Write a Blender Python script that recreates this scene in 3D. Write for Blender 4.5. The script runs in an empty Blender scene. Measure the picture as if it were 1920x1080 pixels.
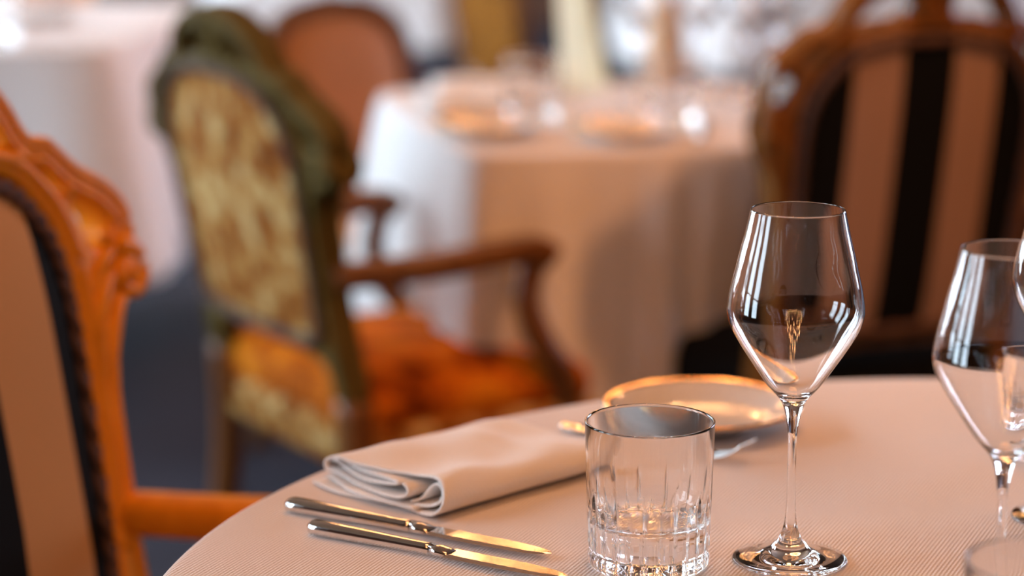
import bpy, bmesh, math, random
from mathutils import Vector, Matrix
random.seed(7)
PI = math.pi
COL = bpy.context.scene.collection
TZ = 0.75                      # height of every table top

# ------------------------------------------------------------------ materials
def new_mat(name):
    m = bpy.data.materials.new(name); m.use_nodes = True
    nt = m.node_tree; nt.nodes.clear()
    out = nt.nodes.new('ShaderNodeOutputMaterial')
    p = nt.nodes.new('ShaderNodeBsdfPrincipled')
    nt.links.new(p.outputs[0], out.inputs[0])
    return m, nt, p

def ramp(nt, stops, interp='LINEAR'):
    r = nt.nodes.new('ShaderNodeValToRGB'); r.color_ramp.interpolation = interp
    e = r.color_ramp.elements
    while len(e) < len(stops): e.new(0.5)
    for el, (pos, c) in zip(e, stops):
        el.position = pos; el.color = (*c, 1)
    return r

def objco(nt, scale=(1, 1, 1), rot=(0, 0, 0)):
    tc = nt.nodes.new('ShaderNodeTexCoord'); mp = nt.nodes.new('ShaderNodeMapping')
    mp.inputs['Scale'].default_value = scale; mp.inputs['Rotation'].default_value = rot
    nt.links.new(tc.outputs['Object'], mp.inputs[0]); return mp

def add_bump(nt, p, height, strength, dist):
    b = nt.nodes.new('ShaderNodeBump')
    b.inputs['Strength'].default_value = strength; b.inputs['Distance'].default_value = dist
    nt.links.new(height, b.inputs['Height']); nt.links.new(b.outputs[0], p.inputs['Normal'])
    return b

def noise(nt, vec, scale, detail=3, rough=0.5):
    n = nt.nodes.new('ShaderNodeTexNoise')
    n.inputs['Scale'].default_value = scale; n.inputs['Detail'].default_value = detail
    n.inputs['Roughness'].default_value = rough
    nt.links.new(vec.outputs[0], n.inputs['Vector']); return n

def mat_wood(name, dark, light, rough=0.3, scale=9, spec=0.22):
    m, nt, p = new_mat(name)
    mp = objco(nt, (scale * 3, scale * 3, scale * 0.5))
    n = noise(nt, mp, 2.0, 4)
    r = ramp(nt, [(0.3, dark), (0.7, light)])
    nt.links.new(n.outputs[0], r.inputs[0]); nt.links.new(r.outputs[0], p.inputs['Base Color'])
    p.inputs['Roughness'].default_value = rough
    p.inputs['Specular IOR Level'].default_value = spec
    add_bump(nt, p, n.outputs[0], 0.15, 0.002)
    return m

def mat_cloth(name, col, weave=0.0027, strength=0.7):
    m, nt, p = new_mat(name)
    mp = objco(nt, (1, 1, 1), (0, 0, math.radians(23)))
    w = nt.nodes.new('ShaderNodeTexWave'); w.wave_type = 'BANDS'; w.bands_direction = 'X'
    w.inputs['Scale'].default_value = 0.314 / weave * 1.0
    w.inputs['Distortion'].default_value = 0.6; w.inputs['Detail'].default_value = 1
    w.inputs['Detail Scale'].default_value = 3
    nt.links.new(mp.outputs[0], w.inputs[0])
    w2 = nt.nodes.new('ShaderNodeTexWave'); w2.wave_type = 'BANDS'; w2.bands_direction = 'Y'
    w2.inputs['Scale'].default_value = 0.314 / weave * 0.8
    nt.links.new(mp.outputs[0], w2.inputs[0])
    add = nt.nodes.new('ShaderNodeMath'); add.operation = 'MULTIPLY_ADD'; add.inputs[1].default_value = 0.35
    nt.links.new(w2.outputs['Fac'], add.inputs[0]); nt.links.new(w.outputs['Fac'], add.inputs[2])
    r = ramp(nt, [(0.0, tuple(c * 0.88 for c in col)), (1.0, col)])
    nt.links.new(add.outputs[0], r.inputs[0]); nt.links.new(r.outputs[0], p.inputs['Base Color'])
    p.inputs['Roughness'].default_value = 0.75
    p.inputs['Sheen Weight'].default_value = 0.1
    b1 = add_bump(nt, p, add.outputs[0], strength, 0.0004)
    tc = objco(nt)
    n = noise(nt, tc, 7.0, 2)
    b2 = nt.nodes.new('ShaderNodeBump'); b2.inputs['Strength'].default_value = 0.25; b2.inputs['Distance'].default_value = 0.01
    nt.links.new(n.outputs[0], b2.inputs['Height']); nt.links.new(b2.outputs[0], b1.inputs['Normal'])
    return m

def mat_stripes(name, cream, black, e0=0.0445, e1=0.146):
    m, nt, p = new_mat(name)
    tc = nt.nodes.new('ShaderNodeTexCoord'); sx = nt.nodes.new('ShaderNodeSeparateXYZ')
    nt.links.new(tc.outputs['Object'], sx.inputs[0])
    ab = nt.nodes.new('ShaderNodeMath'); ab.operation = 'ABSOLUTE'; nt.links.new(sx.outputs[0], ab.inputs[0])
    r = ramp(nt, [(0.0, black), (e0, cream), (e1, black)], 'CONSTANT')
    nt.links.new(ab.outputs[0], r.inputs[0])
    mp = objco(nt); n = noise(nt, mp, 900, 2)
    nt.links.new(r.outputs[0], p.inputs['Base Color'])
    p.inputs['Roughness'].default_value = 0.85; p.inputs['Specular IOR Level'].default_value = 0.15
    add_bump(nt, p, n.outputs[0], 0.2, 0.0005)
    return m

def mat_tapestry(name, cols, scale=16):
    m, nt, p = new_mat(name)
    mp = objco(nt)
    n = noise(nt, mp, scale, 5, 0.62)
    r = ramp(nt, [(0.36, cols[0]), (0.46, cols[1]), (0.54, cols[2]), (0.64, cols[3])])
    nt.links.new(n.outputs[0], r.inputs[0]); nt.links.new(r.outputs[0], p.inputs['Base Color'])
    p.inputs['Roughness'].default_value = 0.9; p.inputs['Specular IOR Level'].default_value = 0.06
    n2 = noise(nt, mp, 400, 2); add_bump(nt, p, n2.outputs[0], 0.3, 0.001)
    return m

def mat_plain(name, col, rough=0.5, metal=0.0, bump=0.0, bscale=200, coat=0.0, spec=0.5):
    m, nt, p = new_mat(name)
    mp = objco(nt); n = noise(nt, mp, bscale, 3)
    r = ramp(nt, [(0.3, tuple(c * 0.9 for c in col)), (0.7, col)])
    nt.links.new(n.outputs[0], r.inputs[0]); nt.links.new(r.outputs[0], p.inputs['Base Color'])
    p.inputs['Roughness'].default_value = rough; p.inputs['Metallic'].default_value = metal
    p.inputs['Coat Weight'].default_value = coat; p.inputs['Specular IOR Level'].default_value = spec
    if bump: add_bump(nt, p, n.outputs[0], bump, 0.002)
    return m

def mat_glass(name, tint=(1, 1, 1)):
    m, nt, p = new_mat(name)
    p.inputs['Base Color'].default_value = (*tint, 1)
    p.inputs['Transmission Weight'].default_value = 1.0
    p.inputs['Roughness'].default_value = 0.0
    p.inputs['IOR'].default_value = 1.5
    return m

def mat_emit(name, col, s):
    m = bpy.data.materials.new(name); m.use_nodes = True
    nt = m.node_tree; nt.nodes.clear()
    out = nt.nodes.new('ShaderNodeOutputMaterial'); e = nt.nodes.new('ShaderNodeEmission')
    e.inputs[0].default_value = (*col, 1); e.inputs[1].default_value = s
    nt.links.new(e.outputs[0], out.inputs[0]); return m

M = dict(
    linen=mat_cloth('white_linen', (0.81, 0.755, 0.735)),
    linen_far=mat_cloth('white_linen_plain', (0.81, 0.755, 0.735), 0.004, 0.1),
    napkin=mat_cloth('napkin_linen', (0.92, 0.88, 0.85), 0.0016, 0.15),
    wood=mat_wood('honey_wood', (0.70, 0.235, 0.012), (0.86, 0.315, 0.020), 0.34, 9, 0.10),
    walnut=mat_wood('walnut_wood', (0.12, 0.042, 0.012), (0.20, 0.075, 0.02), 0.3),
    oldgold=mat_wood('old_gilt_wood', (0.085, 0.056, 0.014), (0.14, 0.095, 0.026), 0.7, 9, 0.06),
    giltwood=mat_wood('gilt_wood', (0.15, 0.055, 0.012), (0.24, 0.095, 0.022), 0.26),
    dark=mat_wood('dark_wood', (0.03, 0.014, 0.007), (0.06, 0.025, 0.012), 0.4),
    stripes=mat_stripes('striped_satin', (0.55, 0.285, 0.115), (0.003, 0.003, 0.0035), 0.038, 0.134),
    stripes_b=mat_stripes('striped_satin_wide', (0.37, 0.22, 0.15), (0.003, 0.003, 0.0035), 0.039, 0.108),
    blacksatin=mat_plain('black_satin', (0.003, 0.003, 0.0035), 0.8, spec=0.1),
    gimp=mat_plain('gimp_braid', (0.10, 0.045, 0.03), 0.8, 0, 0.6, 500),
    tapestry=mat_tapestry('floral_tapestry', [(0.13, 0.028, 0.004), (0.31, 0.10, 0.015), (0.42, 0.20, 0.05), (0.64, 0.44, 0.19)], 22),
    seatvelvet=mat_tapestry('rust_velvet', [(0.12, 0.02, 0.002), (0.42, 0.09, 0.005), (0.62, 0.165, 0.008), (0.68, 0.23, 0.012)], 12),
    leather=mat_plain('brown_leather', (0.52, 0.185, 0.032), 0.7, 0, 0.1, 60),
    goldcloth=mat_tapestry('gold_damask', [(0.13, 0.045, 0.005), (0.20, 0.07, 0.007), (0.23, 0.08, 0.008), (0.25, 0.10, 0.012)], 10),
    steel=mat_plain('polished_steel', (0.78, 0.76, 0.74), 0.09, 1.0),
    porcelain=mat_plain('white_porcelain', (0.78, 0.74, 0.70), 0.12, 0, 0, 200, 0.5),
    gilt=mat_plain('gilt_rim', (0.85, 0.52, 0.22), 0.12, 1.0),
    glass=mat_glass('clear_glass'),
    carpet=mat_plain('navy_carpet', (0.017, 0.018, 0.036), 0.95, 0, 0.8, 300),
    wall=mat_plain('brown_wall', (0.10, 0.036, 0.013), 0.6, 0, 0.05, 40),
    ceil=mat_plain('cream_ceiling', (0.15, 0.075, 0.035), 0.8),
    white=mat_plain('white_paint', (0.7, 0.7, 0.68), 0.4),
    card=mat_plain('pale_yellow_card', (0.93, 0.90, 0.66), 0.6),
    tan=mat_plain('tan_ceramic', (0.78, 0.52, 0.32), 0.5),
    brass=mat_plain('aged_brass', (0.55, 0.33, 0.12), 0.25, 1.0),
    daylight=mat_emit('daylight_pane', (0.70, 0.86, 1.0), 20.0),
    daylight_near=mat_emit('daylight_pane_dimmed', (0.70, 0.86, 1.0), 9.8),  # same daylight with its glow turned down for the near windows, no curtain
    daylight_r=mat_emit('daylight_pane_lilac', (0.68, 0.78, 1.0), 20.0),
)

# ------------------------------------------------------------------ helpers
def tag(o, label=None, cat=None, group=None, kind=None):
    if label: o['label'] = label
    if cat: o['category'] = cat
    if group: o['group'] = group
    if kind: o['kind'] = kind
    return o

def empty(name, loc=(0, 0, 0), rz=0.0):
    o = bpy.data.objects.new(name, None); o.empty_display_size = 0.05
    o.location = loc; o.rotation_euler = (0, 0, rz); COL.objects.link(o); return o

def copy_tree(o, parent=None):
    c = o.copy(); COL.objects.link(c); c.parent = parent
    for ch in list(o.children): copy_tree(ch, c)
    return c

class MB:
    """collects vertices and faces of one mesh"""
    def __init__(s): s.v = []; s.f = []
    def add(s, v, f):
        k = len(s.v); s.v += [tuple(p) for p in v]; s.f += [tuple(i + k for i in q) for q in f]; return s
    def build(s, name, mat, parent=None, smooth=True, bevel=0, weld=False, solid=0, sub=0):
        me = bpy.data.meshes.new(name); me.from_pydata(s.v, [], s.f); me.validate()
        bm = bmesh.new(); bm.from_mesh(me)
        if weld: bmesh.ops.remove_doubles(bm, verts=bm.verts, dist=1e-5)
        bmesh.ops.recalc_face_normals(bm, faces=bm.faces)
        bm.to_mesh(me); bm.free()
        if smooth: me.polygons.foreach_set('use_smooth', [True] * len(me.polygons))
        me.materials.append(mat)
        o = bpy.data.objects.new(name, me); COL.objects.link(o); o.parent = parent
        if solid:
            md = o.modifiers.new('thickness', 'SOLIDIFY'); md.thickness = solid; md.offset = 0
        if sub:
            md = o.modifiers.new('smooth', 'SUBSURF'); md.levels = sub; md.render_levels = sub
        if bevel:
            md = o.modifiers.new('round', 'BEVEL'); md.width = bevel; md.segments = 2; md.limit_method = 'ANGLE'
        return o

def box(x0, x1, y0, y1, z0, z1):
    v = [(x, y, z) for z in (z0, z1) for y in (y0, y1) for x in (x0, x1)]
    return v, [(0, 2, 3, 1), (4, 5, 7, 6), (0, 1, 5, 4), (2, 6, 7, 3), (0, 4, 6, 2), (1, 3, 7, 5)]

def lathe(prof, seg=96, closed=True):
    """prof: (r,z) list; r==0 ends become poles"""
    v = []; f = []; rings = []
    for r, z in prof:
        if r < 1e-7:
            rings.append([len(v)]); v.append((0, 0, z))
        else:
            k = len(v); rings.append(list(range(k, k + seg)))
            v += [(r * math.cos(2 * PI * i / seg), r * math.sin(2 * PI * i / seg), z) for i in range(seg)]
    pairs = list(zip(rings, rings[1:]))
    for a, b in pairs:
        for i in range(seg):
            j = (i + 1) % seg
            if len(a) == 1 and len(b) == 1: continue
            if len(a) == 1: f.append((a[0], b[i], b[j]))
            elif len(b) == 1: f.append((a[i], a[j], b[0]))
            else: f.append((a[i], a[j], b[j], b[i]))
    return v, f

def catmull(pts, n=6, closed=False):
    out = []; L = len(pts); P = [Vector(p) for p in pts]
    rng = range(L) if closed else range(L - 1)
    for i in rng:
        if closed: p0, p1, p2, p3 = P[(i - 1) % L], P[i], P[(i + 1) % L], P[(i + 2) % L]
        else: p0, p1, p2, p3 = P[max(i - 1, 0)], P[i], P[i + 1], P[min(i + 2, L - 1)]
        for k in range(n):
            t = k / n
            out.append(0.5 * ((2 * p1) + (p2 - p0) * t + (2 * p0 - 5 * p1 + 4 * p2 - p3) * t * t + (3 * p1 - p0 - 3 * p2 + p3) * t ** 3))
    if not closed: out.append(P[-1])
    return out

def tube(pts, rad, seg=10, squash=1.0, up=(0, 0, 1), power=2.0):
    """sweep an ellipse (power 2) or rounded box (power>2) along pts; rad number, list of numbers or list of (w,h)"""
    P = [Vector(p) for p in pts]; n = len(P); v = []; f = []
    for i, p in enumerate(P):
        t = (P[min(i + 1, n - 1)] - P[max(i - 1, 0)]).normalized()
        u = Vector(up)
        if abs(t.dot(u)) > 0.98: u = Vector((1, 0, 0)) if abs(t.x) < 0.9 else Vector((0, 1, 0))
        s = t.cross(u).normalized(); w = s.cross(t).normalized()
        r = rad[i] if isinstance(rad, (list, tuple)) else rad
        rw, rh = r if isinstance(r, tuple) else (r, r * squash)
        for k in range(seg):
            a = 2 * PI * k / seg; c, q = math.cos(a), math.sin(a)
            c = math.copysign(abs(c) ** (2 / power), c); q = math.copysign(abs(q) ** (2 / power), q)
            v.append(p + s * (rw * c) + w * (rh * q))
    for i in range(n - 1):
        for k in range(seg):
            a, b = i * seg + k, i * seg + (k + 1) % seg
            f.append((a, b, b + seg, a + seg))
    f.append(tuple(range(seg - 1, -1, -1))); f.append(tuple((n - 1) * seg + k for k in range(seg)))
    return v, f

def ball(c, r, seg=12, rings=8, sq=(1, 1, 1)):
    v, f = lathe([(r * math.sin(PI * i / rings) if 0 < i < rings else 0, -r * math.cos(PI * i / rings)) for i in range(rings + 1)], seg)
    return [(c[0] + x * sq[0], c[1] + y * sq[1], c[2] + z * sq[2]) for x, y, z in v], f

def shape2d(outlines, extrude, bevel):
    """filled flat outline with holes, thick and rounded: returns verts (u,v,w), faces"""
    cu = bpy.data.curves.new('tmp', 'CURVE'); cu.dimensions = '2D'; cu.fill_mode = 'BOTH'
    cu.extrude = extrude; cu.bevel_depth = bevel; cu.bevel_resolution = 2; cu.offset = -bevel
    for ol in outlines:
        sp = cu.splines.new('POLY'); sp.points.add(len(ol) - 1); sp.use_cyclic_u = True
        for q, p in zip(sp.points, ol): q.co = (p[0], p[1], 0, 1)
    o = bpy.data.objects.new('tmp', cu); COL.objects.link(o)
    dg = bpy.context.evaluated_depsgraph_get(); dg.update()
    me = bpy.data.meshes.new_from_object(o.evaluated_get(dg))
    v = [tuple(x.co) for x in me.vertices]; f = [tuple(p.vertices) for p in me.polygons]
    bpy.data.meshes.remove(me); bpy.data.objects.remove(o); bpy.data.curves.remove(cu)
    return v, f

def mirror(half):
    """half outline from u=0 top to u=0 bottom on the +u side -> full closed outline"""
    return half + [(-u, v) for u, v in reversed(half) if abs(u) > 1e-6]

# ------------------------------------------------------------------ chairs
CREST_HALF = [(0.0, 0.605), (0.035, 0.602), (0.07, 0.592), (0.10, 0.578), (0.125, 0.560), (0.140, 0.542), (0.152, 0.522),
              (0.163, 0.511), (0.183, 0.509), (0.199, 0.497), (0.222, 0.478), (0.258, 0.459), (0.283, 0.436), (0.291, 0.411), (0.284, 0.388),
              (0.290, 0.374), (0.298, 0.356), (0.286, 0.342), (0.266, 0.344), (0.248, 0.345), (0.233, 0.328), (0.226, 0.29), (0.221, 0.25),
              (0.216, 0.18), (0.213, 0.13), (0.213, 0.09), (0.216, 0.04), (0.220, -0.04)]
ARCH_HALF = [(0.0, 0.500), (0.05, 0.498), (0.10, 0.488), (0.133, 0.473), (0.157, 0.450), (0.176, 0.420), (0.186, 0.384),
             (0.188, 0.34), (0.187, 0.28), (0.184, 0.22), (0.181, 0.16), (0.178, 0.11), (0.172, 0.082), (0.155, 0.068), (0.08, 0.062), (0.0, 0.060)]
LOWER_HALF = [(0.176, 0.030), (0.180, 0.0), (0.180, -0.04)]
HOLES = [
    [(0.045, 0.522), (0.09, 0.516), (0.128, 0.508), (0.133, 0.518), (0.122, 0.538), (0.10, 0.556), (0.07, 0.568), (0.045, 0.566), (0.036, 0.545)],
    [(0.150, 0.482), (0.168, 0.466), (0.184, 0.452), (0.196, 0.456), (0.194, 0.474), (0.176, 0.488), (0.160, 0.494)],
    [(0.207, 0.440), (0.218, 0.414), (0.228, 0.398), (0.246, 0.402), (0.252, 0.418), (0.242, 0.436), (0.222, 0.450)],
]
OVAL_HALF = [(0.0, 0.52), (0.08, 0.512), (0.15, 0.485), (0.20, 0.435), (0.222, 0.37), (0.224, 0.29), (0.216, 0.2), (0.206, 0.1), (0.204, 0.04), (0.204, -0.04)]
OVAL_IN = [(0.0, 0.475), (0.07, 0.468), (0.13, 0.445), (0.168, 0.405), (0.184, 0.35), (0.186, 0.28), (0.18, 0.2), (0.172, 0.12), (0.16, 0.09), (0.08, 0.078), (0.0, 0.075)]

def chair(name, label, cat, C, face, wood, fabric, fabric_back, seat_fab, style='carved', arms=True, lean=10.0,
          depth=0.44, hw_back=0.205, hw_front=0.245, detail=True, group=None, arm_z=0.62, scale=1.0, rail_fab=None, wood2=None,
          K=0.12, base=0.45, vs=1.0, us=1.0, arm_front=0.085, wrap=0.0, ears=1.0):
    a = math.radians(face); F = Vector((math.cos(a), math.sin(a), 0))
    loc = Vector((C[0], C[1], 0)) + F * (depth / 2 * scale)
    t = empty(name, loc, a - PI / 2); t.scale = (scale,) * 3
    tag(t, label, cat, group)
    L = math.radians(lean); yb = -depth / 2
    wood2 = wood2 or wood
    def W(u, v, w):      # back coordinates -> chair coordinates
        vv = v * vs
        if abs(u) > 0.24: u = math.copysign(0.24 + (abs(u) - 0.24) * ears, u)
        u = u * us
        return (u, yb + w * math.cos(L) + K * u * u - vv * math.sin(L), base + vv * math.cos(L) + w * math.sin(L))
    carved = style == 'carved'
    oh = catmull([(u, v, 0) for u, v in (CREST_HALF if carved else OVAL_HALF)], 4)
    ih = catmull([(u, v, 0) for u, v in (ARCH_HALF if carved else OVAL_IN)], 4)
    outer = [(p.x, p.y) for p in oh]
    # the foot of the frame: from the outer bottom corner in, up and across under the rail
    full = mirror(outer + [(0.178, -0.04), (0.177, 0.0), (0.168, 0.022), (0.14, 0.030), (0.0, 0.032)])
    inner = mirror([(p.x, p.y) for p in ih])
    outs = [full, inner]
    if carved:
        for h in HOLES:
            hp = [(p.x, p.y) for p in catmull([(u, v, 0) for u, v in h], 3, True)]
            outs += [hp, [(-u, v) for u, v in hp]]
    v, f = shape2d(outs, 0.010, 0.008)
    MB().add([W(*p) for p in v], f).build('back_frame', wood, t, smooth=True)
    # carving laid on the front and rear of the frame
    mb = MB()
    if carved:
        for sg in (1, -1):
            for side in (1, -1):
                wv = 0.017 * side
                rim = catmull([(u, v, 0) for u, v in CREST_HALF[:15]], 4)
                for off, rr in ((0.007, 0.0055), (0.0155, 0.004), (0.0225, 0.004)):
                    q = []
                    for k2, p in enumerate(rim):
                        tg = (rim[min(k2 + 1, len(rim) - 1)] - rim[max(k2 - 1, 0)]).normalized()
                        q.append(((p.x + tg.y * off) * sg, p.y - tg.x * off, wv))
                    mb.add(*tube([W(*p) for p in q], rr, 6))
                q = [(p.x * 1.075 * sg, p.y + 0.012 * (p.y > .3), wv) for p in ih[:44]]
                mb.add(*tube([W(*p) for p in q], 0.0055, 6))
                q = [(u * sg * 0.972, vv, wv) for u, vv in [(p.x, p.y) for p in catmull([(u, v, 0) for u, v in CREST_HALF[20:]], 3)]]
                mb.add(*tube([W(*p) for p in q], 0.006, 6))
                # volute
                sp = []
                for k in range(30):
                    an = PI * 0.62 - k * 0.30; r = 0.027 * (1 - k / 36)
                    sp.append(W(sg * (0.268 + r * math.cos(an)), 0.368 + r * math.sin(an), wv * (1.0 + 0.25 * k / 30)))
                mb.add(*tube(sp, [0.0105 * (1 - k / 55) for k in range(30)], 8))
                mb.add(*ball(W(sg * 0.268, 0.368, wv * 1.2), 0.010, 10, 6))
                # leaf fronds running down from the volute and along the crest
                for (pts, r0) in (([(0.246, 0.372), (0.226, 0.36), (0.208, 0.33), (0.204, 0.28)], 0.011),
                                  ([(0.262, 0.352), (0.240, 0.335), (0.222, 0.30), (0.214, 0.25)], 0.009),
                                  ([(0.256, 0.398), (0.240, 0.388), (0.224, 0.378), (0.210, 0.36)], 0.008),
                                  ([(0.148, 0.506), (0.142, 0.496), (0.126, 0.496), (0.116, 0.504)], 0.006),
                                  ([(0.0, 0.56), (0.02, 0.575), (0.022, 0.545), (0.0, 0.515)], 0.010)):
                    c = catmull([(u, v, 0) for u, v in pts], 5)
                    n = len(c)
                    mb.add(*tube([W(p.x * sg, p.y, wv) for p in c], [r0 * (0.35 + 0.65 * math.sin(PI * (k + .5) / n)) for k in range(n)], 7))
                for (u, vv, r) in ((0.200, 0.456, 0.0065), (0.246, 0.405, 0.0075), (0.012, 0.592, 0.010)):  # beads added at the hole ends to stand in for highlights
                    mb.add(*ball(W(u * sg, vv, wv), r, 10, 6))
        mb.build('carving', wood, t)
    # upholstered panel, domed front and rear
    ring = [(p.x, p.y) for p in ih]; ring = mirror(ring)
    cu_, cv_ = 0.0, 0.28
    mb = MB(); N = len(ring)
    for side, dome, w0 in ((1, 0.022, 0.006), (-1, 0.010, -0.0185 if wrap else -0.006)):
        vl = []; fs = []; S = [1.0, 0.985, 0.95, 0.85, 0.68, 0.45, 0.2]
        for s in S:
            for (u, vv) in ring:
                e = 1.01 + (wrap if side < 0 else 0)
                x = cu_ + (u - cu_) * s * e; y = cv_ + (vv - cv_) * s * (1.01 + (e - 1.01) * 0.45)
                vl.append(W(x, y, w0 + side * dome * (1 - s ** 4)))
        vl.append(W(cu_, cv_, w0 + side * dome)); c = len(vl) - 1
        for i in range(len(S) - 1):
            for k in range(N):
                k2 = (k + 1) % N
                fs.append((i * N + k, i * N + k2, (i + 1) * N + k2, (i + 1) * N + k))
        for k in range(N): fs.append(((len(S) - 1) * N + k, (len(S) - 1) * N + (k + 1) % N, c))
        if side == 1:
            mb.add(vl, fs).build('back_panel', fabric, t)
        else:
            MB().add(vl, fs).build('rear_panel', fabric_back, t)
    # gimp braid round the panel: two twisted cords
    if detail and carved:
        for side in (1, -1):
            g = MB()
            dense = catmull([(u, v, 0) for u, v in ring[::2]], 3, True)
            for ph in (0, PI):
                pts = []
                for k, p in enumerate(dense):
                    s = 0.952 + 0.018 * math.cos(k * 0.9 + ph) + (wrap if side < 0 else 0)
                    pts.append(W(p.x * s, cv_ + (p.y - cv_) * (s - (wrap * 0.55 if side < 0 else 0)), side * 0.0145 + 0.002 * math.sin(k * 0.9 + ph) - (0.0125 if wrap and side < 0 else 0)))
                pts.append(pts[0])
                g.add(*tube(pts, 0.0048, 6))
            g.build('gimp_braid', M['gimp'], t)
    # seat
    def seat_ring(hb, hf, y0, y1, z, bow=0.03):
        half = []
        for k in range(9): half.append((hb + (hf - hb) * k / 8, y0 + (y1 - y0) * k / 8))
        pts = [(-x, y) for x, y in half]                        # left side rear -> front
        for k in range(1, 8):
            q = k / 8; pts.append((-hf + 2 * hf * q, y1 + bow * math.sin(PI * q)))
        pts += [(x, y) for x, y in reversed(half)]
        for k in range(1, 8):
            q = k / 8; pts.append((hb - 2 * hb * q, y0))
        return [(x, y, z) for x, y in pts]
    y0, y1 = -depth / 2 + 0.01, depth / 2
    def loft(rings, capbot=True, captop=True):
        n = len(rings[0]); v = [p for r in rings for p in r]; f = []
        for i in range(len(rings) - 1):
            for k in range(n):
                k2 = (k + 1) % n; f.append((i * n + k, i * n + k2, (i + 1) * n + k2, (i + 1) * n + k))
        if capbot: f.append(tuple(range(n)))
        if captop: f.append(tuple((len(rings) - 1) * n + k for k in range(n)))
        return v, f
    R = lambda e, z: seat_ring(hw_back + e, hw_front + e, y0 - e, y1 + e, z)
    MB().add(*loft([R(0.0, 0.345), R(0.006, 0.352), R(0.006, 0.385), R(0.010, 0.392), R(0.010, 0.402), R(0.002, 0.408)])).build('seat_rail', rail_fab or wood2, t)
    MB().add(*loft([R(-0.004, 0.405), R(0.004, 0.415), R(0.006, 0.435), R(0.0, 0.455), R(-0.02, 0.472), R(-0.07, 0.484), R(-0.13, 0.490)])).build('seat_cushion', seat_fab, t)
    # legs
    for sx in (-1, 1):
        fx, fy = sx * (hw_front - 0.02), y1 - 0.02
        c = catmull([(fx, fy, 0.36), (fx + sx * 0.018, fy + 0.022, 0.29), (fx + sx * 0.008, fy + 0.012, 0.2), (fx - sx * 0.004, fy - 0.002, 0.1), (fx, fy + 0.004, 0.04), (fx + sx * 0.008, fy + 0.018, 0.0)], 5)
        n = len(c); MB().add(*tube(c, [0.030 - 0.017 * min(1, k / n * 1.35) + (0.006 if k > n * 0.88 else 0) for k in range(n)], 10)).build('leg', wood2, t)
        bx, by = sx * (hw_back + 0.0), y0
        c = catmull([(bx, by, 0.45), (bx, by, 0.3), (bx, by - 0.02, 0.15), (bx, by - 0.06, 0.0)], 5)
        n = len(c); MB().add(*tube(c, [0.024 - 0.009 * k / n for k in range(n)], 10, power=3)).build('leg', wood2, t)
    if arms:
        va = (arm_z - base) / math.cos(L) / vs
        for sx in (-1, 1):
            st = Vector(W(sx * 0.206, va, 0.0)); ex = sx * (hw_front + 0.01)
            ye = y1 - arm_front
            c = catmull([st, (sx * 0.225, st.y * 0.55 + ye * 0.45, arm_z + 0.004), (ex, ye, arm_z + 0.012), (ex + sx * 0.004, ye + 0.035, arm_z - 0.002)], 6)
            n = len(c)
            MB().add(*tube(c, [(0.019 + 0.008 * math.sin(PI * min(1, k / n)), 0.019) for k in range(n)], 12, power=3.2)).build('armrest', wood2, t)
            c = catmull([(ex, ye + 0.012, arm_z), (ex, ye - 0.002, arm_z - 0.06), (ex + sx * 0.006, ye + 0.02, arm_z - 0.12), (ex - sx * 0.004, ye + 0.065, 0.44), (ex - sx * 0.014, ye + 0.07, 0.385)], 6)
            n = len(c)
            MB().add(*tube(c, [0.018 + 0.004 * k / n for k in range(n)], 10)).build('arm_support', wood2, t)
    return t

# ------------------------------------------------------------------ tables and cloths
def superell(th, a, n):
    c, s = abs(math.cos(th)), abs(math.sin(th))
    return a / (c ** n + s ** n) ** (1 / n)

def tablecloth(name, label, center, a, n, rot, drop, mat, folds, seed=1, corner=0.0, flare=0.03, group=None, nth=288, push=None):
    rnd = random.Random(seed)
    ph = [rnd.uniform(0, 2 * PI) for _ in range(5)]
    v = []; f = []
    prof = []           # (scale of the outline, inward offset, z, t of the drop)
    for s in (0.15, 0.35, 0.55, 0.72, 0.85, 0.93): prof.append((s, None, 0.0, 0))
    rr = 0.009
    for k in range(6):
        an = k / 5 * PI / 2; prof.append((None, -rr + rr * math.sin(an), -rr + rr * math.cos(an), 0))
    for k in range(1, 21): prof.append((None, 0.0, -rr - (drop - rr) * k / 20, k / 20))
    for i, (s, off, z, t) in enumerate(prof):
        for k in range(nth):
            th = 2 * PI * k / nth
            r = superell(th, a, n)
            if s is not None: rad = r * s
            else:
                rad = r + off
                if t > 0:
                    g = sum(w * math.cos(m * th + ph[j]) for j, (m, w) in enumerate(folds))
                    tt = t ** 0.8
                    if push:
                        dth = (th - push[0] + PI) % (2 * PI) - PI
                        rad -= push[2] * t ** 0.9 * math.exp(-(dth / push[1]) ** 2)
                    rad += flare * tt + tt * g + corner * tt * abs(math.sin(2 * th)) ** 3
            v.append((rad * math.cos(th), rad * math.sin(th), z))
    v.append((0, 0, 0)); c = len(v) - 1
    for k in range(nth): f.append((c, k, (k + 1) % nth))
    for i in range(len(prof) - 1):
        for k in range(nth):
            k2 = (k + 1) % nth; f.append((i * nth + k, i * nth + k2, (i + 1) * nth + k2, (i + 1) * nth + k))
    o = MB().add(v, f).build(name, mat, None)
    o.location = (center[0], center[1], TZ); o.rotation_euler = (0, 0, rot)
    md = o.modifiers.new('thickness', 'SOLIDIFY'); md.thickness = 0.0016; md.offset = -1
    return tag(o, label, 'tablecloth', group)

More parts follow.
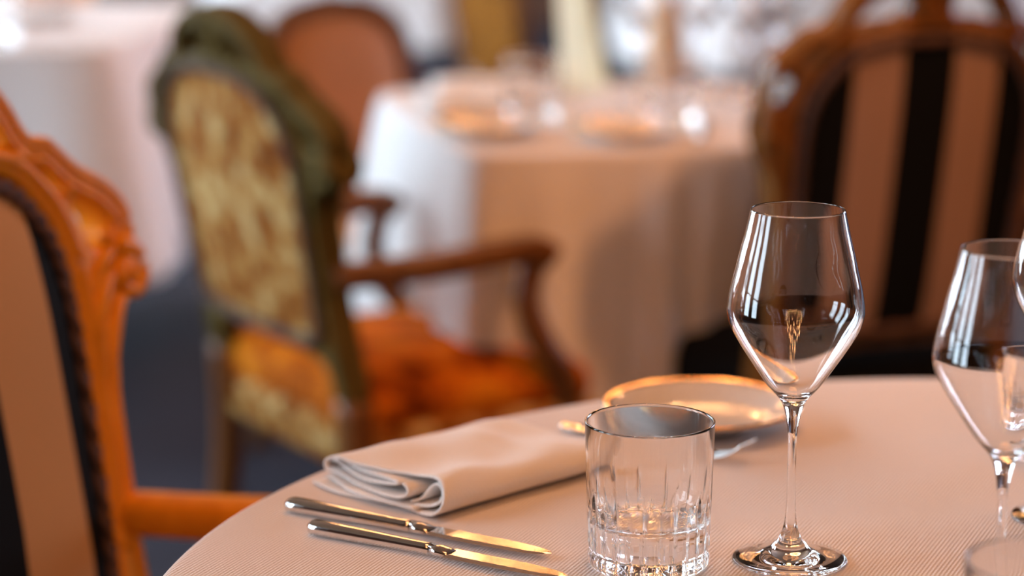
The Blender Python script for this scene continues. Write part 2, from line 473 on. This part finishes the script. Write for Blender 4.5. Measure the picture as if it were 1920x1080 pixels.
def table(name, label, center, a, n, rot=0.0, group=None):
    t = empty(name, (center[0], center[1], 0), rot); tag(t, label, 'table', group)
    mb = MB(); seg = 96; v = []; f = []
    rings = [(0.0, 0.712), (0.975, 0.712), (0.985, 0.718), (0.985, 0.736), (0.978, 0.743), (0.0, 0.743)]
    for s, z in rings:
        for k in range(seg):
            th = 2 * PI * k / seg; r = superell(th, a, n) * max(s, 0.01)
            v.append((r * math.cos(th), r * math.sin(th), z))
    for i in range(len(rings) - 1):
        for k in range(seg):
            k2 = (k + 1) % seg; f.append((i * seg + k, i * seg + k2, (i + 1) * seg + k2, (i + 1) * seg + k))
    f.append(tuple(range(seg))); f.append(tuple((len(rings) - 1) * seg + k for k in range(seg)))
    mb.add(v, f).build('tabletop', M['dark'], t)
    MB().add(*lathe([(0, 0.712), (0.09, 0.712), (0.09, 0.69), (0.045, 0.66), (0.04, 0.35), (0.055, 0.2), (0.05, 0.10), (0, 0.10)], 32)).build('pedestal', M['dark'], t)
    MB().add(*lathe([(0, 0.0), (0.27, 0.0), (0.275, 0.012), (0.25, 0.03), (0.08, 0.07), (0.05, 0.115), (0, 0.115)], 48)).build('foot_plate', M['dark'], t)
    return t

# ------------------------------------------------------------------ glassware and cutlery
def wine_mesh():
    H = 0.243
    out = [(0.0, 0.0), (0.030, 0.0), (0.0375, 0.0005), (0.0388, 0.0014), (0.0380, 0.0024), (0.030, 0.0036), (0.020, 0.0058), (0.0135, 0.0095), (0.0085, 0.015), (0.0056, 0.021),
           (0.0040, 0.028), (0.0033, 0.037), (0.0030, 0.05), (0.0029, 0.07), (0.0030, 0.084), (0.0035, 0.0915), (0.0052, 0.1015), (0.0068, 0.1075),
           (0.0098, 0.1135), (0.0178, 0.1224), (0.0280, 0.1374), (0.0365, 0.1505), (0.0425, 0.1612), (0.0450, 0.1690), (0.0455, 0.1750),
           (0.0437, 0.1873), (0.0408, 0.1995), (0.0379, 0.2119), (0.0347, 0.2242), (0.0316, 0.2380), (0.0311, 0.2404)]
    o = catmull([(r, z, 0) for r, z in out[13:]], 3)
    outer = out[:13] + [(p.x, p.y) for p in o]
    inn = [(0.0303, 0.2409), (0.0305, 0.2398), (0.0337, 0.2242), (0.0369, 0.2119), (0.0398, 0.1995), (0.0427, 0.1873), (0.0445, 0.1750), (0.0440, 0.1692),
           (0.0414, 0.1616), (0.0354, 0.1512), (0.0268, 0.1384), (0.0165, 0.1242), (0.0100, 0.1178), (0.0045, 0.1150), (0.0, 0.1143)]
    i = catmull([(r, z, 0) for r, z in inn[1:]], 3)
    prof = outer + [(0.0308, 0.2411), (0.0305, 0.2412)] + [inn[0]] + [(p.x, max(p.y, 0)) for p in i]
    prof[-1] = (0.0, prof[-1][1])
    # underside of the foot is slightly domed
    prof = [(0.0, 0.0016)] + [(0.012, 0.0014), (0.026, 0.0006)] + prof[1:]
    return lathe(prof, 96)

def tumbler_mesh():
    rnd = random.Random(3)
    H = 0.101
    cuts = 26
    base_r = lambda z: 0.0404 + 0.0029 * min(1, z / H)
    zs = [0.0, 0.0008, 0.002, 0.004, 0.0065, 0.009, 0.011, 0.0125, 0.014, 0.016, 0.019, 0.022, 0.025, 0.028, 0.031, 0.034, 0.037, 0.040, 0.043, 0.046, 0.049, 0.052, 0.055, 0.058,
          0.061, 0.064, 0.067, 0.07, 0.074, 0.08, 0.088, 0.096, 0.0995, H - 0.0004]
    ths = []; amp = []
    for c in range(cuts):
        th0 = 2 * PI * c / cuts
        for d, g in ((-0.0013, 0), (-0.0007, 0.55), (0, 1), (0.0007, 0.55), (0.0013, 0), (0.0028, 0), (0.0046, 0), (0.0064, 0)):
            ths.append(th0 + d / 0.0425); amp.append((c, g))
    tops = [(0.050, 0.066, 0.046, 0.058)[c % 4] + rnd.uniform(-0.003, 0.003) for c in range(cuts)]
    v = []; f = []; n = len(ths); rings = []
    for z in zs:
        rings.append(len(v))
        for th, (c, g) in zip(ths, amp):
            r = base_r(z)
            if z < 0.004: r -= 0.004 * (1 - z / 0.004) ** 1.6
            top = tops[c]; d = 0.0
            if z < top: d = g * 0.0019 * min(1, (top - z) / 0.02)
            ring_g = 0.0016 * max(0, 1 - abs(z - 0.0125) / 0.0025)
            r -= max(d, ring_g)
            v.append((r * math.cos(th), r * math.sin(th), z))
    inner = [(0.0427, H), (0.0420, H - 0.0003), (0.0416, H - 0.002), (0.0411, 0.08), (0.0404, 0.058), (0.0394, 0.045), (0.0380, 0.0368), (0.0352, 0.0318), (0.0305, 0.0296), (0.02, 0.0290), (0.01, 0.0287)]
    for r, z in inner:
        rings.append(len(v))
        v += [(r * math.cos(th), r * math.sin(th), z) for th in ths]
    for a, b in zip(rings, rings[1:]):
        for k in range(n):
            k2 = (k + 1) % n; f.append((a + k, a + k2, b + k2, b + k))
    v.append((0, 0, 0.0286)); c = len(v) - 1
    for k in range(n): f.append((rings[-1] + k, rings[-1] + (k + 1) % n, c))
    v.append((0, 0, 0.0012)); c = len(v) - 1
    for k in range(n): f.append((k, (k + 1) % n, c))
    return v, f

def place(o, x, y, z=TZ, rz=0.0):
    o.location = (x, y, z); o.rotation_euler = (0, 0, rz); return o

wine0 = MB().add(*wine_mesh()).build('wine_glass', M['glass'])
tumb0 = MB().add(*tumbler_mesh()).build('whisky_tumbler', M['glass'])
used = {'w': False, 't': False}
def wine(x, y, label, group, rz=0.0):
    o = wine0 if not used['w'] else wine0.copy()
    if used['w']: COL.objects.link(o)
    used['w'] = True
    return tag(place(o, x, y, TZ + 0.0002, rz), label, 'wine glass', group)
def tumbler(x, y, label, group, rz=0.0):
    o = tumb0 if not used['t'] else tumb0.copy()
    if used['t']: COL.objects.link(o)
    used['t'] = True
    return tag(place(o, x, y, TZ + 0.0002, rz), label, 'tumbler', group)

def sections(secs, seg=16):
    """loft along x: (x, y, z, half width, half height, power)"""
    v = []; f = []
    for x, y, z, w, h, pw in secs:
        for k in range(seg):
            a = 2 * PI * k / seg; c, q = math.cos(a), math.sin(a)
            c = math.copysign(abs(c) ** (2 / pw), c); q = math.copysign(abs(q) ** (2 / pw), q)
            v.append((x, y + w * c, z + h * q))
    n = len(secs)
    for i in range(n - 1):
        for k in range(seg):
            k2 = (k + 1) % seg; f.append((i * seg + k, i * seg + k2, (i + 1) * seg + k2, (i + 1) * seg + k))
    f.append(tuple(range(seg))); f.append(tuple((n - 1) * seg + k for k in range(seg)))
    return v, f

def knife(label, group, L=0.218, w=0.0078):
    t = empty('table_knife'); tag(t, label, 'knife', group)
    HL = L * 0.49
    s = []
    for q, k in ((0.0, 0.10), (0.004, 0.48), (0.010, 0.72), (0.02, 0.90), (0.04, 1.0), (0.10, 1.03), (0.25, 0.99), (0.45, 0.90), (0.65, 0.80), (0.85, 0.72), (0.95, 0.72), (1.0, 0.70)):
        s.append((q * HL, 0, 0.0052, w * k, 0.0050 * (0.25 + 0.75 * k), 2.6))
    MB().add(*sections(s)).build('handle', M['steel'], t)
    b = [(HL - 0.001, 0, 0.0052, w * 0.72, 0.0040, 2.4), (HL + 0.006, 0.0005, 0.0050, w * 0.95, 0.0034, 2.4), (HL + 0.012, 0.001, 0.0045, w * 0.9, 0.0022, 2.6), (HL + 0.016, 0.001, 0.0042, w * 0.85, 0.0013, 3)]
    MB().add(*sections(b)).build('bolster', M['steel'], t)
    # blade: thick straight back on the +y side, thin curved edge on the -y side
    v = []; f = []; n = 30
    for i in range(n + 1):
        q = i / n; x = HL + 0.013 + (L - HL - 0.013) * q
        sp = 0.0085 - 0.0060 * max(0, (q - 0.55) / 0.45) ** 2.0
        ed = -0.0085 - 0.0014 * math.sin(PI * min(1, q * 1.1)) + 0.0075 * max(0, (q - 0.8) / 0.2) ** 2.2
        if i == n: sp = ed = (sp + ed) / 2 - 0.0
        if i == n - 1: sp, ed = sp - 0.0012, ed + 0.0012
        md = ed + (sp - ed) * 0.28; z = 0.0042; h = 0.0011 - 0.0005 * q
        v += [(x, sp, z + h), (x, md, z + h * 0.9), (x, ed, z), (x, md, z - h * 0.9), (x, sp, z - h)]
    for i in range(n):
        for k in range(5):
            k2 = (k + 1) % 5; f.append((i * 5 + k, i * 5 + k2, (i + 1) * 5 + k2, (i + 1) * 5 + k))
    f.append((0, 1, 2, 3, 4)); f.append(tuple(n * 5 + k for k in range(5)))
    o = MB().add(v, f).build('blade', M['steel'], t, smooth=False)
    return t

def fork(label, group, L=0.19):
    t = empty('dinner_fork'); tag(t, label, 'fork', group)
    s = []
    for q, w, z in ((0, 0.002, 0.005), (0.01, 0.006, 0.005), (0.05, 0.0095, 0.0045), (0.12, 0.0092, 0.004), (0.3, 0.006, 0.006), (0.5, 0.0036, 0.0085), (0.62, 0.0034, 0.009), (0.68, 0.006, 0.007), (0.72, 0.0112, 0.005), (0.76, 0.0122, 0.0036)):
        s.append((q * L, 0, z, w, 0.0012, 2.5))
    MB().add(*sections(s)).build('handle', M['steel'], t)
    for k in range(4):
        y = (k - 1.5) * 0.0068
        c = catmull([(0.755 * L, y, 0.0036), (0.82 * L, y, 0.0035), (0.90 * L, y * 0.98, 0.007), (0.96 * L, y * 0.95, 0.013), (L, y * 0.92, 0.019)], 4)
        n = len(c)
        MB().add(*tube(c, [(0.0022 - 0.0012 * i / n, 0.0011 - 0.0004 * i / n) for i in range(n)], 8)).build('tine', M['steel'], t)
    return t

def plate(label, group, r=0.0805):
    t = empty('bread_plate'); tag(t, label, 'plate', group)
    k = r / 0.08
    prof = [(0, 0.004), (0.030, 0.004), (0.033, 0.0), (0.037, 0.0), (0.040, 0.0045), (0.055, 0.0075), (0.070, 0.014), (0.0795, 0.0185), (0.0800, 0.0196),
            (0.0790, 0.0202), (0.070, 0.0172), (0.058, 0.0110), (0.052, 0.0080), (0.046, 0.0068), (0.02, 0.0064), (0, 0.0064)]
    MB().add(*lathe([(a * k, b) for a, b in prof], 96)).build('dish', M['porcelain'], t)
    g = [(0.0745, 0.01905), (0.0792, 0.02065), (0.0804, 0.0200), (0.0801, 0.0186), (0.0780, 0.0178)]
    MB().add(*lathe([(a * k, b) for a, b in g], 96)).build('gilt_band', M['gilt'], t)
    return t

def napkin(label, group, L=0.185, wd=0.140):
    """folded linen: several layers that wrap round the near edge; u across, long side along +x"""
    layers = [
        # outer wrap: back bottom -> front -> over the top -> back
        [(0.138, 0.0015), (0.09, 0.0015), (0.05, 0.0015), (0.022, 0.0015), (0.007, 0.004), (0.0005, 0.011), (0.003, 0.019), (0.011, 0.0245), (0.022, 0.0255), (0.040, 0.0235), (0.062, 0.0225), (0.088, 0.0242), (0.108, 0.0240), (0.120, 0.0215), (0.126, 0.0185)],
        # rolled core, a tear-drop behind the front fold
        [(0.030, 0.0055), (0.018, 0.0065), (0.0085, 0.0105), (0.0075, 0.0165), (0.0125, 0.0208), (0.0185, 0.0205), (0.0225, 0.0160), (0.026, 0.0105), (0.034, 0.0070)],
        # inner leaves
        [(0.130, 0.0052), (0.09, 0.0050), (0.05, 0.0048), (0.026, 0.0040)],
        [(0.040, 0.0195), (0.034, 0.0170), (0.034, 0.0125), (0.045, 0.0095), (0.08, 0.0088), (0.118, 0.0092), (0.134, 0.0085), (0.1385, 0.0120), (0.134, 0.0155), (0.115, 0.0150), (0.085, 0.0140), (0.055, 0.0165), (0.044, 0.0192), (0.060, 0.0198), (0.09, 0.0195), (0.118, 0.0190)],
    ]
    mb = MB(); nx = 48
    for li, lay in enumerate(layers):
        c = catmull([(u, z, 0) for u, z in lay], 5); n = len(c); v = []; f = []
        for i in range(nx + 1):
            q = i / nx
            x0 = L * q
            for k, p in enumerate(c):
                u, z = p.x, p.y
                s = k / (n - 1)
                hgt = z / 0.026
                # the open end is cut slantwise, upper layers set a little back
                x = x0 + (1 - q) * (0.012 * hgt + 0.10 * 0.0 + 0.010 * math.sin(u * 40 + li) * 0.5 + 0.16 * max(0, u - 0.10))
                wob = 0.0016 * hgt * (math.sin(q * 7 + u * 60) + 0.7 * math.sin(q * 13 - u * 90 + 1.0))
                crown = 0.004 * hgt * math.exp(-((q - 0.68) / 0.10) ** 2 - ((u - 0.085) / 0.025) ** 2)
                flat = 1 - 0.22 * q * hgt
                v.append((x, u + 0.004 * math.sin(q * 5) * hgt, z * flat + wob * (1 if z > 0.004 else 0) + crown))
        for i in range(nx):
            for k in range(n - 1):
                f.append((i * n + k, i * n + k + 1, (i + 1) * n + k + 1, (i + 1) * n + k))
        mb.add(v, f)
    o = mb.build('folded_napkin', M['napkin'], None, solid=0.0019)
    return tag(o, label, 'napkin', group)

# ================================================================== the room
def st(o): return tag(o, kind='structure')
X0, X1, Y0, Y1, ZC = -3.3, 5.2, -4.2, 12.5, 3.3
st(MB().add(*box(X0 - .2, X1 + .2, Y0 - .2, Y1 + .2, -0.1, 0.0)).build('floor', M['carpet'], smooth=False))
st(MB().add(*box(X0 - .2, X1 + .2, Y0 - .2, Y1 + .2, ZC, ZC + 0.1)).build('ceiling', M['ceil'], smooth=False))
st(MB().add(*box(X0 - .2, X1 + .2, Y0 - .2, Y0, 0, ZC)).build('wall_back', M['wall'], smooth=False))
st(MB().add(*box(X0 - .2, X1 + .2, Y1, Y1 + .2, 0, ZC)).build('wall_front', M['wall'], smooth=False))
def wall_with_windows(name, x0, x1, wins, z0, z1):
    mb = MB(); y = Y0
    mb.add(*box(x0, x1, Y0, Y1, 0, z0)); mb.add(*box(x0, x1, Y0, Y1, z1, ZC))
    for a, b in wins:
        mb.add(*box(x0, x1, y, a, z0, z1)); y = b
    mb.add(*box(x0, x1, y, Y1, z0, z1))
    st(mb.build(name, M['wall'], smooth=False))
LW = [(0.55, 1.25), (1.6, 2.3), (2.65, 3.35), (4.9, 5.7), (6.1, 6.9), (7.4, 8.2), (9.0, 10.0)]  # pair after the wide gap added to brighten the second cloth's left face
RW = [(6.6, 7.6), (8.2, 9.2), (9.8, 10.8)]
wall_with_windows('wall_left', X0 - 0.2, X0, LW, 0.5, 2.9)
wall_with_windows('wall_right', X1, X1 + 0.2, RW, 0.5, 2.9)
wn = 0
for x, wins, mt in ((X0 - 0.12, LW, 'daylight'), (X1 + 0.12, RW, 'daylight_r')):
    for a, b in wins:
        wn += 1; mt2 = 'daylight_near' if (x < 0 and b < 3.5) else mt
        fr = MB()
        for q in (a, b - 0.05): fr.add(*box(x - 0.03, x + 0.03, q, q + 0.05, 0.5, 2.9))
        for z in (0.5, 1.25, 2.05, 2.85): fr.add(*box(x - 0.03, x + 0.03, a, b, z, z + 0.05))
        o = st(fr.build('window_%d' % wn, M['white'], smooth=False))
        MB().add(*box(x - 0.012, x - 0.006, a, b, 0.5, 2.9)).build('pane', M[mt2], o, smooth=False)

# ================================================================== the near table
C1 = (0.372, 1.46); R1 = 0.612
table('dining_table', 'round dark pedestal table hidden under the near peach-lit white cloth', C1, 0.602, 2)
tablecloth('tablecloth', 'white woven cloth on the near round table with tumbler and napkin', C1, R1, 2, 0, 0.36, M['linen'], [(11, 0.010), (17, 0.008), (7, 0.006)], 3, 0, 0.015)

G_W = 'wine glasses on the near table'; G_T = 'tumblers on the near table'
wine(0.1875, 1.560, 'empty wine glass in sharp focus, standing right of the cut tumbler', G_W)
wine(0.3010, 1.425, 'blurred wine glass at the right edge, nearest of the big glasses', G_W, 0.3)
wine(0.3960, 1.655, 'wine glass cut off by the right frame edge, behind the blurred one', G_W, 0.7)
tumbler(0.0915, 1.550, 'cut glass tumbler in sharp focus before the bread plate', G_T)
tumbler(0.4150, 1.825, 'small cut tumbler at far right, standing behind the blurred wine glass', G_T, 0.5).scale = (0.8, 0.8, 0.78)
tumbler(0.2900, 1.255, 'strongly blurred tumbler in the lower right corner, closest to the viewer', G_T, 0.9)
def aim(o, p, q, z=TZ + 0.0004):
    o.location = (p[0], p[1], z); o.rotation_euler = (0, 0, math.atan2(q[1] - p[1], q[0] - p[0])); return o
G_K = 'knives beside the napkin'
k1 = aim(knife('steel table knife lying closer to the folded napkin', G_K, 0.219), (-0.1615, 1.673), (0.025, 1.563))
k2 = aim(knife('steel table knife lying nearer the table edge, farther from the napkin', G_K, 0.207, 0.0074), (-0.141, 1.620), (0.0345, 1.515))
aim(fork('steel fork lying behind the sharp tumbler, tines up towards the plate', None, 0.176), (0.040, 1.892), (0.186, 1.785))
pl = plate('white bread plate with gilt rim behind the tumbler', None)
pl.location = (0.155, 1.905, TZ + 0.0002)
np_ = napkin('folded white linen napkin between the knives and the fork', None)
np_.location = (-0.053, 1.640, TZ + 0.0012); np_.rotation_euler = (0, 0, math.atan2(0.71, 0.70))
np_.scale = (1, 1, 1)

# ================================================================== chairs round the tables
chair('carved_armchair', 'honey wood carved armchair with black and cream stripes at left edge', 'chair', (-0.431, 1.95), -25,
      M['wood'], M['stripes'], M['stripes'], M['stripes'], arms=True, arm_z=0.602, K=0.0, depth=0.37, arm_front=0.11)
chair('carved_side_chair', 'striped black and cream chair seen from behind at upper right', 'chair', (0.513, 3.25), 112,
      M['giltwood'], M['stripes_b'], M['stripes_b'], M['blacksatin'], arms=False, depth=0.40, hw_back=0.19, hw_front=0.225, lean=9.5,
      base=0.474, vs=0.945, us=0.91, K=0.3, wrap=0.06, ears=0.1, rail_fab=M['blacksatin'])
chair('tapestry_armchair', 'old gilt armchair with floral tapestry back and rust seat', 'chair', (-0.325, 3.30), 31,
      M['oldgold'], M['tapestry'], M['tapestry'], M['seatvelvet'], arms=True, lean=10, arm_z=0.622, depth=0.37, hw_front=0.215, wood2=M['walnut'],
      rail_fab=M['tapestry'], wrap=0.12, arm_front=0.10, base=0.48, vs=0.82)

# ================================================================== second table
C2 = (0.160, 3.765)
table('dining_table', 'rounded square table hidden under the pink-lit cloth behind the tapestry armchair', C2, 0.315, 6, math.radians(14)).scale = (1, 1.18, 1)
tablecloth('tablecloth', 'white cloth with long folds on the table beside the tapestry armchair', C2, 0.322, 9, math.radians(14), 0.52, M['linen_far'],
           [(17, 0.016), (29, 0.014), (11, 0.010)], 5, 0.06, 0.012, push=(-PI / 4, 0.5, 0.30)).scale = (1, 1.18, 1)
# left table
C3 = (-1.236, 5.18)
table('dining_table', 'square table hidden under the lilac-lit cloth at upper left', C3, 0.50, 10, math.radians(-4))
tablecloth('tablecloth', 'white cloth lit lilac on the table at upper left', C3, 0.51, 10, math.radians(-4), 0.45, M['linen_far'],
           [(16, 0.010), (27, 0.010)], 8, 0.10, 0.02)
# far tables
C4 = (1.35, 8.7)
table('dining_table', 'far table under the bright white cloth behind the row of wine glasses', C4, 0.95, 4)
tablecloth('tablecloth', 'bright white cloth on the far table behind the row of wine glasses', C4, 0.96, 4, 0, 0.42, M['linen_far'], [(16, 0.02), (25, 0.015)], 11, 0.05, 0.02)
C5 = (-0.62, 8.9)
table('dining_table', 'far table under pale cloth seen just right of the brown chair top', C5, 0.45, 4)
tablecloth('tablecloth', 'pale white cloth on the far table right of the brown chair top', C5, 0.46, 4, 0, 0.42, M['linen_far'], [(16, 0.015), (25, 0.012)], 12, 0.05, 0.02)

chair('round_back_chair', 'brown leather chair with rounded back behind the tapestry armchair', 'chair', (-0.31, 4.60), -45,
      M['walnut'], M['leather'], M['leather'], M['leather'], style='oval', arms=False, lean=8, vs=0.79, us=0.85)
chair('round_back_chair', 'golden damask chair in the distance behind the pink-lit table', 'chair', (-0.03, 6.0), 22,
      M['giltwood'], M['goldcloth'], M['goldcloth'], M['goldcloth'], style='oval', arms=False, lean=8)
chair('round_back_chair', 'brown leather chair behind the lilac-lit table at upper left', 'chair', (-1.30, 6.20), -95,
      M['wood'], M['leather'], M['leather'], M['leather'], style='oval', arms=False, lean=8)
chair('carved_armchair', 'gilt armchair peeking out at right edge behind the striped side chair', 'chair', (1.22, 4.55), 170,
      M['giltwood'], M['stripes'], M['stripes'], M['stripes'], arms=True, detail=False)

# things on the second table
G2W = 'wine glasses on the table behind'; 
for k, (x, y) in enumerate(((0.312, 3.98), (0.385, 3.90), (0.440, 3.99), (0.212, 3.935))):
    wine(x, y, ['wine glass on the table behind, leftmost of the three set together', 'wine glass on the table behind, middle of the three set together',
                'wine glass on the table behind, rightmost of the three beside the gilt crest', 'wine glass on the table behind, standing alone by the pale card'][k], G2W)
G2T = 'tumblers on the table behind'
for k, (x, y) in enumerate(((0.03, 3.66), (0.24, 3.62))):
    tumbler(x, y, ['tumbler on the table behind, above the end of the armrest', 'tumbler on the table behind, above the sharp wine glass'][k], G2T)
for k, (x, y) in enumerate(((-0.03, 3.53), (0.17, 3.50))):
    p = plate(['gilt rimmed plate on the table behind, left one near its front edge', 'gilt rimmed plate on the table behind, right one near its front edge'][k], 'bread plates on the table behind')
    p.location = (x, y, TZ + 0.0002)
for k, (x, y, a) in enumerate(((-0.12, 3.70, 0.35), (-0.115, 3.90, 0.25))):
    o = np_.copy(); COL.objects.link(o); o.location = (x, y, TZ + 0.0012); o.rotation_euler = (0, 0, a)
    tag(o, ['folded napkin on the table behind, at its left corner', 'folded napkin on the table behind, near its far edge by the golden chair'][k], 'napkin', 'napkins on the table behind')
def copy_thing(src, label, group, p, q):
    o = copy_tree(src); tag(o, label, None, group); return aim(o, p, q)
copy_thing(k1, 'steel knife on the table behind, glinting beside the left napkin', 'knives on the table behind', (-0.12, 3.67), (0.09, 3.70))
copy_thing(k1, 'steel knife on the table behind, lying before the right plate', 'knives on the table behind', (0.27, 3.44), (0.29, 3.64))
# pale card and tan vase
t = empty('folded_card', (0.124, 4.05, TZ), math.radians(-28)); tag(t, 'tall pale yellow folded card standing on the table behind', 'card')
mb = MB()
for sg in (1, -1):
    v = [(-0.024, 0, 0.0), (0.024, 0, 0.0), (0.026 - 0.035, 0, 0.24), (-0.026 - 0.035, 0, 0.24)]
    v = [(x, sg * (0.002 + 0.035 * (1 - z / 0.24)), z) for x, y, z in v]
    v += [(x, y + sg * 0.0015, z) for x, y, z in v]
    mb.add(v, [(0, 1, 2, 3), (4, 5, 6, 7), (0, 1, 5, 4), (1, 2, 6, 5), (2, 3, 7, 6), (3, 0, 4, 7)])
mb.build('card_leaf', M['card'], t, smooth=False)
o = MB().add(*lathe([(0, 0), (0.034, 0), (0.037, 0.004), (0.036, 0.04), (0.031, 0.10), (0.024, 0.17), (0.017, 0.22), (0.018, 0.245), (0.015, 0.245), (0.014, 0.22), (0, 0.20)], 48)).build('tapered_vase', M['tan'])
o.location = (0.258, 4.06, TZ + 0.0002); tag(o, 'tan tapered vase between the wine glasses on the table behind', 'vase')
# things on the left table
tumbler(-1.02, 4.78, 'tumbler on the lilac-lit table, near its right front corner', 'glasses on the lilac-lit table')
tumbler(-1.13, 4.98, 'tumbler on the lilac-lit table, farther from its corner', 'glasses on the lilac-lit table')
wine(-1.08, 4.86, 'wine glass on the lilac-lit table at upper left', None)
o = np_.copy(); COL.objects.link(o); o.location = (-0.93, 5.15, TZ + 0.0012); o.rotation_euler = (0, 0, 2.0)
tag(o, 'folded napkin on the lilac-lit table at upper left', 'napkin'); o.pop('group', None)

# ================================================================== lamps
ch = empty('sphere_chandelier', (0.10, -0.05, 2.35)); tag(ch, 'spherical brass chandelier of many small warm bulbs above the viewer', 'chandelier')
MB().add(*ball((0, 0, 0), 0.09, 24, 12)).build('core', M['brass'], ch)
MB().add(*tube([(0, 0, 0.05), (0, 0, ZC - 2.35)], 0.012, 10)).build('hanging_rod', M['brass'], ch)
nb = 84; RB = 0.50
r0 = None
bl = bpy.data.lights.new('bulb', 'POINT'); bl.shadow_soft_size = 0.016; bl.energy = 0.58; bl.color = (1.0, 0.44, 0.16)
for i in range(nb):
    z = 1 - 2 * (i + 0.5) / nb; rr = math.sqrt(1 - z * z); an = i * PI * (3 - math.sqrt(5))
    d = Vector((rr * math.cos(an), rr * math.sin(an), z))
    if i == 0:
        r0 = MB().add(*tube([(0, 0, 0.08), (0, 0, RB - 0.045), (0, 0, RB - 0.044), (0, 0, RB - 0.02)], [0.003, 0.003, 0.008, 0.008], 8)).build('spoke', M['brass'], ch)
        ro = r0
    else:
        ro = r0.copy(); COL.objects.link(ro)
    ro.rotation_mode = 'QUATERNION'; ro.rotation_quaternion = d.to_track_quat('Z', 'Y')
    lo = bpy.data.objects.new('bulb', bl); COL.objects.link(lo); lo.parent = ch; lo.location = d * RB

def down(name, x, y, z, power, size, col=(1.0, 0.425, 0.16), spread=180):
    li = bpy.data.lights.new(name, 'AREA'); li.shape = 'DISK'; li.size = size; li.energy = power; li.color = col; li.spread = math.radians(spread)
    o = bpy.data.objects.new(name, li); COL.objects.link(o); o.location = (x, y, z); return o
down('ceiling_lamp', 0.4, 2.20, ZC - 0.03, 10, 1.2, spread=110)
o = down('ceiling_lamp', 2.0, 1.4, ZC - 0.2, 3.4, 0.36, spread=48)
o.rotation_euler = (Vector((0.25, 3.4, 0.4)) - o.location).to_track_quat('-Z', 'Y').to_euler()
c2 = copy_tree(ch); c2.location = (0.08, 5.3, 2.2); bl2 = bl.copy(); bl2.energy = 0.55  # second chandelier added out of view, for glints on blades and rims
for q in c2.children:
    if q.type == 'LIGHT': q.data = bl2
tag(c2, 'unseen spherical brass chandelier of small warm bulbs, added over the far tables for glints', 'chandelier')
down('ceiling_lamp', 1.4, 7.4, ZC - 0.03, 12, 0.30)

# ================================================================== world, camera, view
w = bpy.data.worlds.new('world'); bpy.context.scene.world = w; w.use_nodes = True
bg = w.node_tree.nodes['Background']; bg.inputs[0].default_value = (0.6, 0.75, 1, 1); bg.inputs[1].default_value = 0.5
cam = bpy.data.cameras.new('camera'); co = bpy.data.objects.new('camera', cam); COL.objects.link(co)
co.location = (0, 0, 1.27); co.rotation_euler = (math.radians(90 - 12.0), 0, 0)
cam.sensor_width = 36; cam.lens = 85; cam.clip_start = 0.02
cam.dof.use_dof = True; cam.dof.focus_distance = 1.61; cam.dof.aperture_fstop = 2.8
sc = bpy.context.scene; sc.camera = co
sc.view_settings.view_transform = 'Standard'; sc.view_settings.look = 'None'
sc.view_settings.exposure = 0.2; sc.view_settings.gamma = 1.0; sc.view_settings.use_curve_mapping = False
cy = sc.cycles
cy.max_bounces = 14; cy.transmission_bounces = 12; cy.glossy_bounces = 6; cy.diffuse_bounces = 4
cy.caustics_reflective = True; cy.caustics_refractive = True; cy.blur_glossy = 0.3
cy.sample_clamp_indirect = 60.0
